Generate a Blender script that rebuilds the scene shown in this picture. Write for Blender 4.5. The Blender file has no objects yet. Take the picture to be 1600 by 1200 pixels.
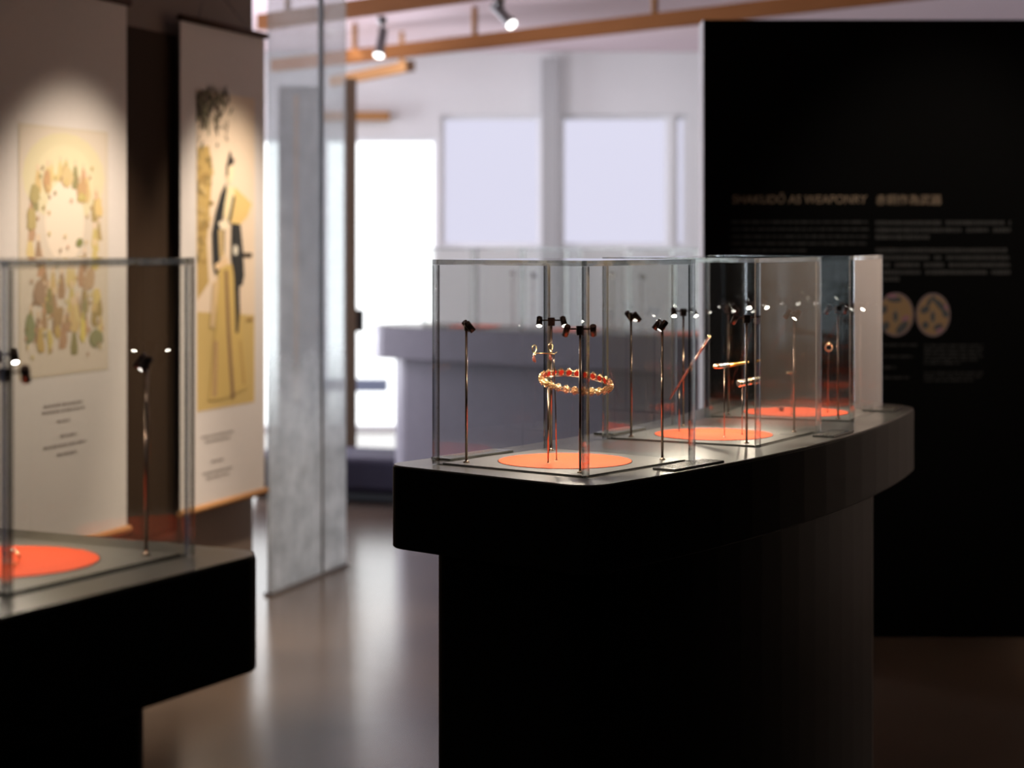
import bpy, math, random
from math import sin, cos, pi, radians as R
from mathutils import Vector, Matrix

random.seed(7)
SC = bpy.context.scene
COL = SC.collection

# ---------------------------------------------------------------- camera, world, light, exposure
EYE, FPX, HOR = 1.45, 3000.0, 375.0          # eye height, focal length in px (1600 wide), horizon row
cd = bpy.data.cameras.new('camera')
cam = bpy.data.objects.new('camera', cd); COL.objects.link(cam)
cam.location = (0, 0, EYE); cam.rotation_euler = (pi/2, 0, 0)
cd.sensor_width = 36; cd.lens = 36*FPX/1600
cd.shift_y = -(600-HOR)/1600
cd.clip_start = .05; cd.clip_end = 60
cd.dof.use_dof = True; cd.dof.focus_distance = 3.78; cd.dof.aperture_fstop = 2.9
SC.camera = cam

SC.view_settings.view_transform = 'Standard'
SC.view_settings.look = 'None'
SC.view_settings.gamma = 1
SC.view_settings.use_curve_mapping = False
SC.view_settings.exposure = 0.0
cy = SC.cycles
cy.use_denoising = True
cy.max_bounces = 12; cy.diffuse_bounces = 3; cy.glossy_bounces = 5
cy.transmission_bounces = 8; cy.transparent_max_bounces = 48
cy.caustics_reflective = False; cy.caustics_refractive = False
cy.sample_clamp_indirect = 4.0
cy.blur_glossy = .3

w = bpy.data.worlds.new('world'); SC.world = w; w.use_nodes = True
w.node_tree.nodes['Background'].inputs[0].default_value = (.8, .87, 1, 1)
w.node_tree.nodes['Background'].inputs[1].default_value = 1.2

def lamp(name, kind, loc, aim, power, color=(1,1,1), size=.1, angle=60, blend=.6, size_y=None, parent=None):
    l = bpy.data.lights.new(name, kind); o = bpy.data.objects.new(name, l); COL.objects.link(o)
    l.energy = power; l.color = color
    if kind == 'AREA':
        l.size = size
        if size_y: l.shape = 'RECTANGLE'; l.size_y = size_y
    else:
        l.shadow_soft_size = size
    if kind == 'SPOT':
        l.spot_size = R(angle); l.spot_blend = blend
    o.location = loc
    d = Vector(aim) - Vector(loc)
    o.rotation_euler = d.to_track_quat('-Z', 'Y').to_euler()
    if parent: o.parent = parent
    return o
WARM = (1, .86, .72)
lamp('added_fill_back_room', 'AREA', (.6, 12.9, 2.84), (.6, 14.0, .6), 34, (.97, .97, 1), 3.4, size_y=.8)  # added fill that brightens the back wall, no fitting modelled
lamp('added_fill_far_left', 'AREA', (-4.7, 12.9, 1.6), (0, 11.2, 1.5), 230, (.90, .92, 1), 2.2, size_y=2.2)  # added area light for left-facing surfaces, no window behind it
lamp('added_fill_far_table', 'AREA', (-2.9, 11.3, 1.35), (0, 10.5, 1.2), 100, (.90, .90, 1), 1.2, size_y=1.6)  # added light, placed to fade the far table from left to right
lamp('added_fill_gallery', 'AREA', (-.3, 3.0, 2.80), (-.3, 3.0, 0), 5, WARM, 2.2, size_y=2.0)  # weak warm fill added over the front of the room
lamp('wall_washer_right', 'SPOT', (2.25, 8.2, 2.80), (3.0, 8.1, 1.2), 120, WARM, .06, 84, .6)
lamp('wall_washer_right', 'SPOT', (2.35, 6.5, 2.80), (3.0, 6.5, 1.1), 120, WARM, .06, 72, .6)
lamp('picture_spot_one', 'SPOT', (-.52, 6.12, 2.80), (-1.47, 6.43, .55), 225, WARM, .04, 56, .72)
lamp('picture_spot_two', 'SPOT', (-.22, 7.14, 2.80), (-1.12, 7.50, .72), 205, WARM, .04, 51, .7)
lamp('added_floor_spot', 'SPOT', (-.35, 6.3, 2.80), (-.62, 6.75, 0), 125, WARM, .05, 46, .9)  # added unseen spot that brightens the floor on the left
lamp('text_wall_spot', 'SPOT', (1.75, 5.5, 2.80), (1.56, 7.0, 1.45), 95, WARM, .04, 44, .9)

# ---------------------------------------------------------------- materials
def s2l(c):
    return tuple((x/12.92 if x <= .04045 else ((x+.055)/1.055)**2.4) for x in (v/255 for v in c))
MATS = {}
def mat(name, color, rough=.5, metal=0, noise=None, emit=None, spec=.5, bump=None, coat=0):
    """color linear rgb; noise=(scale, amount) varies the colour; bump=(scale, strength)"""
    m = bpy.data.materials.new(name); m.use_nodes = True
    nt = m.node_tree; b = nt.nodes['Principled BSDF']
    b.inputs['Base Color'].default_value = (*color, 1)
    b.inputs['Roughness'].default_value = rough
    b.inputs['Metallic'].default_value = metal
    b.inputs['Specular IOR Level'].default_value = spec
    if coat: b.inputs['Coat Weight'].default_value = coat
    if noise:
        tc = nt.nodes.new('ShaderNodeTexCoord'); n = nt.nodes.new('ShaderNodeTexNoise')
        n.inputs['Scale'].default_value = noise[0]; n.inputs['Detail'].default_value = 5
        nt.links.new(tc.outputs['Object'], n.inputs['Vector'])
        mx = nt.nodes.new('ShaderNodeMix'); mx.data_type = 'RGBA'
        a = noise[1]
        mx.inputs[6].default_value = (*[c*(1-a) for c in color], 1)
        mx.inputs[7].default_value = (*[min(1, c*(1+a)) for c in color], 1)
        nt.links.new(n.outputs['Fac'], mx.inputs[0]); nt.links.new(mx.outputs[2], b.inputs['Base Color'])
    if bump:
        tc = nt.nodes.new('ShaderNodeTexCoord'); n = nt.nodes.new('ShaderNodeTexNoise')
        n.inputs['Scale'].default_value = bump[0]; n.inputs['Detail'].default_value = 3
        nt.links.new(tc.outputs['Object'], n.inputs['Vector'])
        bp = nt.nodes.new('ShaderNodeBump'); bp.inputs['Strength'].default_value = bump[1]; bp.inputs['Distance'].default_value = .01
        nt.links.new(n.outputs['Fac'], bp.inputs['Height']); nt.links.new(bp.outputs['Normal'], b.inputs['Normal'])
    if emit:
        b.inputs['Emission Color'].default_value = (*emit[0], 1); b.inputs['Emission Strength'].default_value = emit[1]
    MATS[name] = m
    return m

def wood(name, c1, c2, rough=.45, axis='X', scale=3):
    m = mat(name, c1, rough+.25, spec=.12); nt = m.node_tree; b = nt.nodes['Principled BSDF']
    tc = nt.nodes.new('ShaderNodeTexCoord'); mp = nt.nodes.new('ShaderNodeMapping')
    mp.inputs['Scale'].default_value = {'X': (1, 14, 14), 'Y': (14, 1, 14), 'Z': (14, 14, 1)}[axis]
    n = nt.nodes.new('ShaderNodeTexNoise'); n.inputs['Scale'].default_value = scale; n.inputs['Detail'].default_value = 6
    mx = nt.nodes.new('ShaderNodeMix'); mx.data_type = 'RGBA'
    mx.inputs[6].default_value = (*c1, 1); mx.inputs[7].default_value = (*c2, 1)
    L = nt.links.new
    L(tc.outputs['Object'], mp.inputs[0]); L(mp.outputs[0], n.inputs['Vector']); L(n.outputs['Fac'], mx.inputs[0]); L(mx.outputs[2], b.inputs['Base Color'])
    return m

def pane_glass(name, tint=(.97, .975, .97), ior=1.5, gain=1.75, rough=0.0):
    """thin clear sheet: passes light straight through, mirrors by Fresnel on its outward faces"""
    m = bpy.data.materials.new(name); m.use_nodes = True; nt = m.node_tree; nt.nodes.clear()
    out = nt.nodes.new('ShaderNodeOutputMaterial'); tr = nt.nodes.new('ShaderNodeBsdfTransparent'); gl = nt.nodes.new('ShaderNodeBsdfGlossy')
    tr.inputs[0].default_value = (*tint, 1); gl.inputs['Roughness'].default_value = rough
    fr = nt.nodes.new('ShaderNodeFresnel'); fr.inputs[0].default_value = ior
    ge = nt.nodes.new('ShaderNodeNewGeometry')
    inv = nt.nodes.new('ShaderNodeMath'); inv.operation = 'SUBTRACT'; inv.inputs[0].default_value = 1
    m1 = nt.nodes.new('ShaderNodeMath'); m1.operation = 'MULTIPLY'
    m2 = nt.nodes.new('ShaderNodeMath'); m2.operation = 'MULTIPLY'; m2.inputs[1].default_value = gain; m2.use_clamp = True
    mx = nt.nodes.new('ShaderNodeMixShader'); L = nt.links.new
    L(ge.outputs['Backfacing'], inv.inputs[1]); L(fr.outputs[0], m1.inputs[0]); L(inv.outputs[0], m1.inputs[1]); L(m1.outputs[0], m2.inputs[0])
    L(m2.outputs[0], mx.inputs[0]); L(tr.outputs[0], mx.inputs[1]); L(gl.outputs[0], mx.inputs[2]); L(mx.outputs[0], out.inputs[0])
    return m

def solid_glass(name, tint, rough=0.0, ior=1.49):
    m = bpy.data.materials.new(name); m.use_nodes = True; nt = m.node_tree; nt.nodes.clear()
    out = nt.nodes.new('ShaderNodeOutputMaterial'); g = nt.nodes.new('ShaderNodeBsdfGlass')
    g.inputs[0].default_value = (*tint, 1); g.inputs['Roughness'].default_value = rough; g.inputs['IOR'].default_value = ior
    nt.links.new(g.outputs[0], out.inputs[0]); return m

def edge_glass(name):
    m = solid_glass(name, (.95, .96, .96)); nt = m.node_tree
    g = next(n for n in nt.nodes if n.type == 'BSDF_GLASS'); out = next(n for n in nt.nodes if n.type == 'OUTPUT_MATERIAL')
    tr = nt.nodes.new('ShaderNodeBsdfTransparent'); tr.inputs[0].default_value = (.88, .90, .90, 1)
    mx = nt.nodes.new('ShaderNodeMixShader'); mx.inputs[0].default_value = .55
    nt.links.new(tr.outputs[0], mx.inputs[1]); nt.links.new(g.outputs[0], mx.inputs[2]); nt.links.new(mx.outputs[0], out.inputs[0])
    return m

def matte_black(name):
    m = bpy.data.materials.new(name); m.use_nodes = True; nt = m.node_tree; nt.nodes.clear(); L = nt.links.new
    out = nt.nodes.new('ShaderNodeOutputMaterial'); d = nt.nodes.new('ShaderNodeBsdfDiffuse'); g = nt.nodes.new('ShaderNodeBsdfGlossy')
    tc = nt.nodes.new('ShaderNodeTexCoord'); n = nt.nodes.new('ShaderNodeTexNoise'); n.inputs['Scale'].default_value = 30
    cr = nt.nodes.new('ShaderNodeValToRGB'); cr.color_ramp.elements[0].color = (.003, .003, .003, 1); cr.color_ramp.elements[1].color = (.006, .006, .006, 1)
    L(tc.outputs['Object'], n.inputs['Vector']); L(n.outputs['Fac'], cr.inputs[0]); L(cr.outputs[0], d.inputs[0])
    g.inputs['Roughness'].default_value = .33
    fr = nt.nodes.new('ShaderNodeFresnel'); fr.inputs[0].default_value = 1.35
    mu = nt.nodes.new('ShaderNodeMath'); mu.operation = 'MULTIPLY'; mu.inputs[1].default_value = .30
    mx = nt.nodes.new('ShaderNodeMixShader'); L(fr.outputs[0], mu.inputs[0]); L(mu.outputs[0], mx.inputs[0]); L(d.outputs[0], mx.inputs[1]); L(g.outputs[0], mx.inputs[2]); L(mx.outputs[0], out.inputs[0])
    return m

def emitter(name, color, strength, grad=None):
    m = bpy.data.materials.new(name); m.use_nodes = True; nt = m.node_tree; nt.nodes.clear()
    out = nt.nodes.new('ShaderNodeOutputMaterial'); e = nt.nodes.new('ShaderNodeEmission')
    e.inputs[0].default_value = (*color, 1); e.inputs[1].default_value = strength
    nt.links.new(e.outputs[0], out.inputs[0]); return m

def print_mat(name, rough=.85):
    m = mat(name, (1, 1, 1), rough, spec=.2); nt = m.node_tree
    a = nt.nodes.new('ShaderNodeAttribute'); a.attribute_name = 'ink'
    nt.links.new(a.outputs['Color'], nt.nodes['Principled BSDF'].inputs['Base Color']); return m

def frosted(name):
    """mottled film on a glass sheet: part clear, part grey film, glossy skin"""
    m = bpy.data.materials.new(name); m.use_nodes = True; nt = m.node_tree; nt.nodes.clear(); L = nt.links.new
    out = nt.nodes.new('ShaderNodeOutputMaterial')
    tr = nt.nodes.new('ShaderNodeBsdfTransparent'); tr.inputs[0].default_value = (.86, .89, .90, 1)
    df = nt.nodes.new('ShaderNodeBsdfDiffuse'); tl = nt.nodes.new('ShaderNodeBsdfTranslucent')
    gl = nt.nodes.new('ShaderNodeBsdfGlossy'); gl.inputs['Roughness'].default_value = .12
    tc = nt.nodes.new('ShaderNodeTexCoord'); n = nt.nodes.new('ShaderNodeTexNoise')
    n.inputs['Scale'].default_value = 9; n.inputs['Detail'].default_value = 6; n.inputs['Roughness'].default_value = .65
    L(tc.outputs['Object'], n.inputs['Vector'])
    cr = nt.nodes.new('ShaderNodeValToRGB')
    cr.color_ramp.elements[0].position = .3; cr.color_ramp.elements[0].color = (.48, .50, .49, 1)
    cr.color_ramp.elements[1].position = .72; cr.color_ramp.elements[1].color = (.80, .81, .79, 1)
    L(n.outputs['Fac'], cr.inputs[0]); L(cr.outputs[0], df.inputs[0]); L(cr.outputs[0], tl.inputs[0])
    film = nt.nodes.new('ShaderNodeMixShader'); film.inputs[0].default_value = .65
    L(df.outputs[0], film.inputs[1]); L(tl.outputs[0], film.inputs[2])
    sp = nt.nodes.new('ShaderNodeSeparateXYZ'); L(tc.outputs['Object'], sp.inputs[0])
    mr = nt.nodes.new('ShaderNodeMapRange'); mr.inputs[1].default_value = .50; mr.inputs[2].default_value = 1.0
    mr.inputs[3].default_value = .95; mr.inputs[4].default_value = .26
    L(sp.outputs['Z'], mr.inputs[0])
    a = nt.nodes.new('ShaderNodeMixShader'); L(mr.outputs[0], a.inputs[0]); L(tr.outputs[0], a.inputs[1]); L(film.outputs[0], a.inputs[2])
    fr = nt.nodes.new('ShaderNodeFresnel'); fr.inputs[0].default_value = 1.45
    ge = nt.nodes.new('ShaderNodeNewGeometry'); inv = nt.nodes.new('ShaderNodeMath'); inv.operation = 'SUBTRACT'; inv.inputs[0].default_value = 1
    L(ge.outputs['Backfacing'], inv.inputs[1]); fm = nt.nodes.new('ShaderNodeMath'); fm.operation = 'MULTIPLY'; L(inv.outputs[0], fm.inputs[0]); L(fr.outputs[0], fm.inputs[1])
    b = nt.nodes.new('ShaderNodeMixShader'); L(fm.outputs[0], b.inputs[0]); L(a.outputs[0], b.inputs[1]); L(gl.outputs[0], b.inputs[2])
    L(b.outputs[0], out.inputs[0]); return m

M_FLOOR = mat('polished_brown_concrete', (.115, .082, .060), .20, noise=(2.5, .3), bump=(5, .05), spec=.9)
M_CEIL = mat('ceiling_plaster', (.90, .73, .78), .9, noise=(2, .04))
M_WHITE = mat('white_plaster', (.74, .74, .75), .8, noise=(1.3, .07))
M_BEIGE = mat('beige_wall', (.72, .60, .50), .8, noise=(1.5, .1))
M_DIM = mat('unlit_wall_tone', (.012, .011, .010), .8, noise=(2, .1))  # near-black colour stands in for shade on the unlit wall stretch
M_BROWN = mat('brown_wall', (.17, .12, .085), .7, noise=(2, .15))
M_DARKBROWN = wood('dark_brown_panel', (.030, .017, .009), (.045, .026, .014), .55, 'Z')
M_BLACKWALL = mat('black_wall_paint', (.0022, .0022, .0022), .9, spec=.05, noise=(3, .1))
M_SLAB = matte_black('black_matte_laminate')
M_FAR = mat('far_table_haze_grey', (.26, .245, .30), .4, noise=(20, .1))  # lavender grey puts lens haze into the colour of a black table
M_TOP = mat('dark_grey_table_top', (.105, .101, .095), .30, noise=(60, .12), spec=.38)
M_SEAM = mat('black_seam', (.002, .002, .002), .8, spec=.1)
M_FELT = mat('orange_felt', (.54, .072, .028), .85, noise=(90, .10), spec=.15, bump=(300, .15))
M_PANE = pane_glass('clear_acrylic_sheet')
M_EDGE = edge_glass('polished_acrylic_edge')
M_FARPANE = pane_glass('window_glass', gain=.5, rough=.4)
M_ROD = mat('bronze_tube', (.30, .21, .16), .22, 1)
M_HEAD = mat('dark_bronze_lamp_body', (.075, .045, .035), .28, .9)
M_LENS = emitter('lamp_lens', (1, .93, .82), 26)
M_GOLD = mat('gold', (.78, .47, .25), .17, 1)
M_PALEGOLD = mat('pale_gold', (.92, .74, .42), .2, 1)
M_RED = mat('glossy_red', (.26, .014, .008), .2, coat=.6)  # red of the ovals inside the bracelet links
M_LACQUER = mat('dark_red_lacquer', (.14, .03, .02), .22, coat=.6)
M_SILVER = mat('silver_inlay', (.75, .72, .68), .25, 1)
M_PLATE = mat('grey_label_plate', (.085, .082, .078), .2, spec=.6)
M_INK = print_mat('printed_ink')
M_CLOTH = mat('white_banner_cloth', (.68, .62, .56), .9, noise=(40, .04), spec=.1)
M_TIMBER = wood('light_timber', (.36, .17, .065), (.46, .24, .10), .5, 'X')
M_TIMBER_D = wood('warm_timber_beam', (.20, .072, .018), (.28, .11, .032), .5, 'X')
M_DOWEL = wood('dark_dowel', (.05, .025, .015), (.08, .04, .02), .5, 'X')
M_BLACKMETAL = mat('black_metal', (.02, .02, .022), .35, .4)
M_GREYMETAL = mat('grey_metal', (.30, .30, .31), .4, .5)
M_LAMPGLOW = emitter('track_lamp_lens', (1, .98, .95), 4.5)
M_FROST = frosted('mottled_glass_film')
M_GREYDOOR = mat('grey_door_paint', (.42, .42, .41), .5, noise=(4, .1))
M_DOORBROWN = wood('brown_door', (.16, .115, .08), (.20, .145, .10), .55, 'Z')
M_NAVY = mat('navy_upholstery', (.035, .032, .06), .75, noise=(12, .2))
M_BLUEGREY = mat('blue_grey_paint', (.20, .24, .34), .6)
M_WIN = emitter('daylit_blind', (.80, .78, .96), .98)
M_DOORGLOW = emitter('daylit_glass', (.97, .98, 1), 2.4)
M_FRAME = mat('window_frame_white', (.82, .82, .84), .5)

# ---------------------------------------------------------------- mesh helpers
class MB:
    def __init__(self): self.v = []; self.f = []; self.mi = []; self.sm = []
    def add(self, verts, faces, mi=0, smooth=False):
        k = len(self.v); self.v += [tuple(p) for p in verts]
        for f in faces: self.f.append(tuple(k+i for i in f)); self.mi.append(mi); self.sm.append(smooth)
        return self
    def box(self, a, b, mi=0, m=None):
        x0, y0, z0 = a; x1, y1, z1 = b
        p = [Vector(q) for q in ((x0,y0,z0),(x1,y0,z0),(x1,y1,z0),(x0,y1,z0),(x0,y0,z1),(x1,y0,z1),(x1,y1,z1),(x0,y1,z1))]
        if m: p = [m @ q for q in p]
        return self.add(p, [(0,3,2,1),(4,5,6,7),(0,1,5,4),(1,2,6,5),(2,3,7,6),(3,0,4,7)], mi)
    def rbox(self, a, b, bev, mi=0, m=None):
        """box with chamfered vertical edges and top rim"""
        x0, y0, z0 = a; x1, y1, z1 = b
        pts = [(x0+bev,y0),(x1-bev,y0),(x1,y0+bev),(x1,y1-bev),(x1-bev,y1),(x0+bev,y1),(x0,y1-bev),(x0,y0+bev)]
        return self.prism(pts, z0, z1, bev*.6, mi, m)
    def prism(self, pts, z0, z1, bev=0, mi=0, m=None):
        n = len(pts)
        cx = sum(p[0] for p in pts)/n; cyy = sum(p[1] for p in pts)/n
        def ring(z, inset):
            out = []
            for i in range(n):
                a = Vector(pts[i-1]); b = Vector(pts[i]); c = Vector(pts[(i+1) % n])
                if inset:
                    t = (c-a).normalized(); nn = Vector((-t.y, t.x)); q = b + nn*inset
                else: q = b
                out.append(Vector((q.x, q.y, z)))
            return out
        if bev: rings = [ring(z0, bev), ring(z0+bev, 0), ring(z1-bev, 0), ring(z1-bev*.3, bev*.3), ring(z1, bev)]
        else: rings = [ring(z0, 0), ring(z1, 0)]
        vs = [q for r in rings for q in r]
        if m: vs = [m @ q for q in vs]
        fs = []
        for k in range(len(rings)-1):
            for i in range(n):
                j = (i+1) % n; fs.append((k*n+i, k*n+j, (k+1)*n+j, (k+1)*n+i))
        fs.append(tuple(reversed(range(n)))); fs.append(tuple((len(rings)-1)*n+i for i in range(n)))
        return self.add(vs, fs, mi)
    def lathe(self, prof, origin=(0,0,0), axis=(0,0,1), n=16, mi=0, smooth=True, sx=1.0):
        """prof: list of (radius, height along axis)"""
        ax = Vector(axis).normalized(); q = ax.to_track_quat('Z', 'Y'); o = Vector(origin)
        vs = []; fs = []
        for r, h in prof:
            for i in range(n):
                a = 2*pi*i/n; vs.append(o + q @ Vector((r*cos(a)*sx, r*sin(a), h)))
        for k in range(len(prof)-1):
            for i in range(n):
                j = (i+1) % n; fs.append((k*n+i, k*n+j, (k+1)*n+j, (k+1)*n+i))
        self.add(vs, fs, mi, smooth)
        k = len(self.v) - len(vs)
        self.f.append(tuple(k+i for i in reversed(range(n)))); self.mi.append(mi); self.sm.append(False)
        k2 = k+(len(prof)-1)*n
        self.f.append(tuple(k2+i for i in range(n))); self.mi.append(mi); self.sm.append(False)
        return self
    def rod(self, a, b, r, n=10, mi=0):
        a = Vector(a); b = Vector(b); return self.lathe([(r, 0), (r, (b-a).length)], a, b-a, n, mi)
    def tube(self, path, r, n=8, mi=0, closed=False, rads=None):
        pts = [Vector(p) for p in path]; N = len(pts); vs = []; up = Vector((.12, .31, .94))
        for i, p in enumerate(pts):
            a = pts[i-1] if (i > 0 or closed) else p; b = pts[(i+1) % N] if (i < N-1 or closed) else p
            t = (b-a).normalized(); x = t.cross(up).normalized(); y = t.cross(x)
            rr = rads[i] if rads else r
            for k in range(n): vs.append(p + (x*cos(2*pi*k/n) + y*sin(2*pi*k/n))*rr)
        fs = []
        for i in range(N if closed else N-1):
            j = (i+1) % N
            for k in range(n): fs.append((i*n+k, j*n+k, j*n+(k+1) % n, i*n+(k+1) % n))
        if not closed: fs += [tuple(range(n)), tuple(reversed(range((N-1)*n, N*n)))]
        return self.add(vs, fs, mi, True)
    def ball(self, c, r, n=8, mi=0, sc=(1,1,1), m=None):
        vs = []; fs = []; c = Vector(c)
        h = max(4, n//2+1)
        for i in range(1, h):
            for k in range(n):
                th = pi*i/h; ph = 2*pi*k/n
                q = Vector((sin(th)*cos(ph)*r*sc[0], sin(th)*sin(ph)*r*sc[1], cos(th)*r*sc[2]))
                vs.append(c + (m @ q if m else q))
        top = len(vs); q = Vector((0,0,r*sc[2])); vs.append(c+(m @ q if m else q)); vs.append(c-(m @ q if m else q))
        for i in range(h-2):
            for k in range(n): fs.append((i*n+k, (i+1)*n+k, (i+1)*n+(k+1) % n, i*n+(k+1) % n))
        for k in range(n):
            fs.append((top, k, (k+1) % n)); fs.append((top+1, (h-2)*n+(k+1) % n, (h-2)*n+k))
        return self.add(vs, fs, mi, True)
    def build(self, name, mats, parent=None, loc=None):
        me = bpy.data.meshes.new(name); me.from_pydata(self.v, [], self.f)
        for mm in (mats if isinstance(mats, (list, tuple)) else [mats]): me.materials.append(mm)
        me.polygons.foreach_set('material_index', self.mi); me.polygons.foreach_set('use_smooth', self.sm)
        import bmesh
        bm = bmesh.new(); bm.from_mesh(me); bmesh.ops.recalc_face_normals(bm, faces=bm.faces); bm.to_mesh(me); bm.free()
        me.update()
        o = bpy.data.objects.new(name, me); COL.objects.link(o)
        if parent: o.parent = parent
        if loc: o.location = loc
        return o

class Ink:
    """flat print: coloured polygons, later ones a hair in front of earlier ones"""
    def __init__(self): self.p = []
    def poly(self, pts, rgb): self.p.append((pts, s2l(rgb))); return self
    def rect(self, x0, y0, x1, y1, rgb): return self.poly([(x0,y0),(x1,y0),(x1,y1),(x0,y1)], rgb)
    def oval(self, cx, cy_, rx, ry, rgb, n=14, rot=0, jit=0):
        pts = []
        for i in range(n):
            a = -2*pi*i/n; j = 1 + random.uniform(-jit, jit)
            x, y = rx*cos(a)*j, ry*sin(a)*j
            pts.append((cx + x*cos(rot)-y*sin(rot), cy_ + x*sin(rot)+y*cos(rot)))
        return self.poly(pts, rgb)
    def build(self, name, parent, fn, step=.000015, loc=None):
        """fn(x, y, h) -> 3-D point, h metres in front of the sheet"""
        vs = []; fs = []; cols = []
        for k, (pts, c) in enumerate(self.p):
            b = len(vs); h = .0006 + step*k
            vs += [fn(x, y, h) for x, y in pts]; fs.append(tuple(range(b, b+len(pts)))); cols.append(c)
        me = bpy.data.meshes.new(name); me.from_pydata(vs, [], fs)
        at = me.color_attributes.new('ink', 'FLOAT_COLOR', 'CORNER')
        k = 0
        for p in me.polygons:
            for li in p.loop_indices: at.data[li].color = (*cols[p.index], 1)
        me.materials.append(M_INK)
        o = bpy.data.objects.new(name, me); COL.objects.link(o)
        if parent: o.parent = parent
        if loc: o.location = loc
        return o

def empty(name, loc, rz=0):
    o = bpy.data.objects.new(name, None); COL.objects.link(o); o.location = loc; o.rotation_euler = (0, 0, rz)
    o.empty_display_size = .05
    return o
def tag(o, label, cat, group=None):
    o['label'] = label; o['category'] = cat
    if group: o['group'] = group
    return o
def struct(o, label=None):
    o['kind'] = 'structure'
    if label: o['label'] = label
    return o

# ---------------------------------------------------------------- room shell
CH = 2.88
struct(MB().box((-6, -2.5, -.1), (6, 15.2, 0)).build('floor', M_FLOOR), 'polished brown floor with a long bright reflection')
struct(MB().box((-6, -2.5, CH), (6, 15.2, CH+.1)).build('ceiling', M_CEIL), 'pale pinkish ceiling above the timber beams')
struct(MB().box((3.0, 5.75, 0), (3.12, 10.6, CH)).build('wall_right', M_BEIGE), 'warm lit beige wall at the right')
struct(MB().box((3.0, -2.5, 0), (3.12, 5.745, CH)).build('wall_right_near', M_DIM), 'dark wall at the near right')  # coloured dark to keep the table side free of bright reflections
struct(MB().box((-3.6, -2.6, 0), (3.1, -2.5, CH)).build('wall_rear', M_BROWN), 'brown wall behind the viewer')
struct(MB().box((-5.0, 8.8, 0), (-4.9, 14.6, CH)).build('wall_far_left', M_WHITE), 'white side wall of the far room')
struct(MB().box((4.9, 10.6, 0), (5.0, 14.6, CH)).build('wall_far_right', M_WHITE), 'white right side wall of the far room')

# back wall at y = 14.6 with door opening and two windows
BY = 14.6
def bx(px): return (px-800)*BY/FPX
def bz(py): return EYE-(py-HOR)*BY/FPX
W1 = (bx(688), bx(846)); W2 = (bx(876), bx(1046)); W3 = (bx(1054), bx(1075))
DX = (bx(330), bx(683)); WZ = (bz(386), bz(180)); DZ = bz(215)
wb = MB()
def wallseg(x0, x1, z0, z1): wb.box((x0, BY, z0), (x1, BY+.2, z1))
wallseg(-5, DX[0], 0, CH); wallseg(DX[0], DX[1], DZ, CH); wallseg(DX[1], W1[0], 0, CH)
wallseg(W1[0], 5, WZ[1], CH); wallseg(W1[0], 5, 0, WZ[0])
wallseg(W1[1], W2[0], WZ[0], WZ[1]); wallseg(W2[1], W3[0], WZ[0], WZ[1]); wallseg(W3[1], 5, WZ[0], WZ[1])
struct(wb.build('wall_back', M_WHITE), 'white back wall with bright windows')
struct(MB().box((bx(846), BY-.10, 0), (bx(872), BY-.002, bz(92))).build('trim_1', mat('grey_pilaster', (.42, .42, .43), .7)), 'grey pilaster between the two bright windows')
def window(idx, X, Z, glow, label, bars=()):
    root = empty('window_%d' % idx, ((X[0]+X[1])/2, BY+.1, Z[0])); struct(root, label)
    wdt = (X[1]-X[0])/2; h = Z[1]-Z[0]; f = .03
    fr = MB(); fr.box((-wdt, -.06, 0), (-wdt+f, .02, h)).box((wdt-f, -.06, 0), (wdt, .02, h)).box((-wdt+f, -.06, h-f), (wdt-f, .02, h)).box((-wdt+f, -.06, 0), (wdt-f, .02, f))
    for b in bars: fr.box((b-.02, -.05, f), (b+.02, .01, h-f))
    fr.build('window_frame', M_FRAME, root)
    MB().box((-wdt+f, .03, f), (wdt-f, .05, h-f)).build('blind', glow, root)
    MB().box((-wdt+f+.002, -.01, f+.002), (wdt-f-.002, -.004, h-f-.002)).build('pane', M_FARPANE, root)
    return root
window(1, W1, WZ, M_WIN, 'bright lavender-white window left of the grey pilaster')
window(2, W2, WZ, M_WIN, 'bright lavender-white window right of the grey pilaster')
window(3, W3, WZ, M_WIN, 'narrow bright window strip beside the black wall')
w4 = window(4, DX, (0, DZ), M_DOORGLOW, 'tall overexposed glass door opening at the far end', bars=(.0,))

def w4box(px0, px1, py0, py1, d0, d1, nm, m):
    x, y, z = w4.location
    MB().box((bx(px0)-x, BY+d0-y, bz(py1)-z), (bx(px1)-x, BY+d1-y, bz(py0)-z)).build(nm, m, w4)
w4box(470, 606, 592, 610, -.12, .03, 'kick_rail', M_BLUEGREY)
w4box(470, 609, 176, 189, -.12, .03, 'timber_rail', M_TIMBER)

# left wall: line A + t*U, normal N_L towards the room
UL = Vector((.324, .946)).normalized(); NL = Vector((UL.y, -UL.x))
AL = Vector((-1.0, 7.80))
def LW(t, n, z): q = AL + UL*t + NL*n; return (q.x, q.y, z)
ML = Matrix(((UL.x, NL.x, 0, AL.x), (UL.y, NL.y, 0, AL.y), (0, 0, 1, 0), (0, 0, 0, 1)))   # (t, n, z) -> world
def lbox(mb, t0, t1, n0, n1, z0, z1): return mb.box((t0, n0, z0), (t1, n1, z1), 0, ML)
wl = lbox(MB(), -10.5, .0, -.20, -.06, 0, CH).build('wall_left', M_BROWN); struct(wl, 'brown wall behind the hanging scrolls')
dp = lbox(MB(), -1.13, -.66, -.06, -.045, .36, 2.215).build('trim_2', M_DARKBROWN); struct(dp, 'dark brown panel in the gap between the two scrolls')

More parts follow.
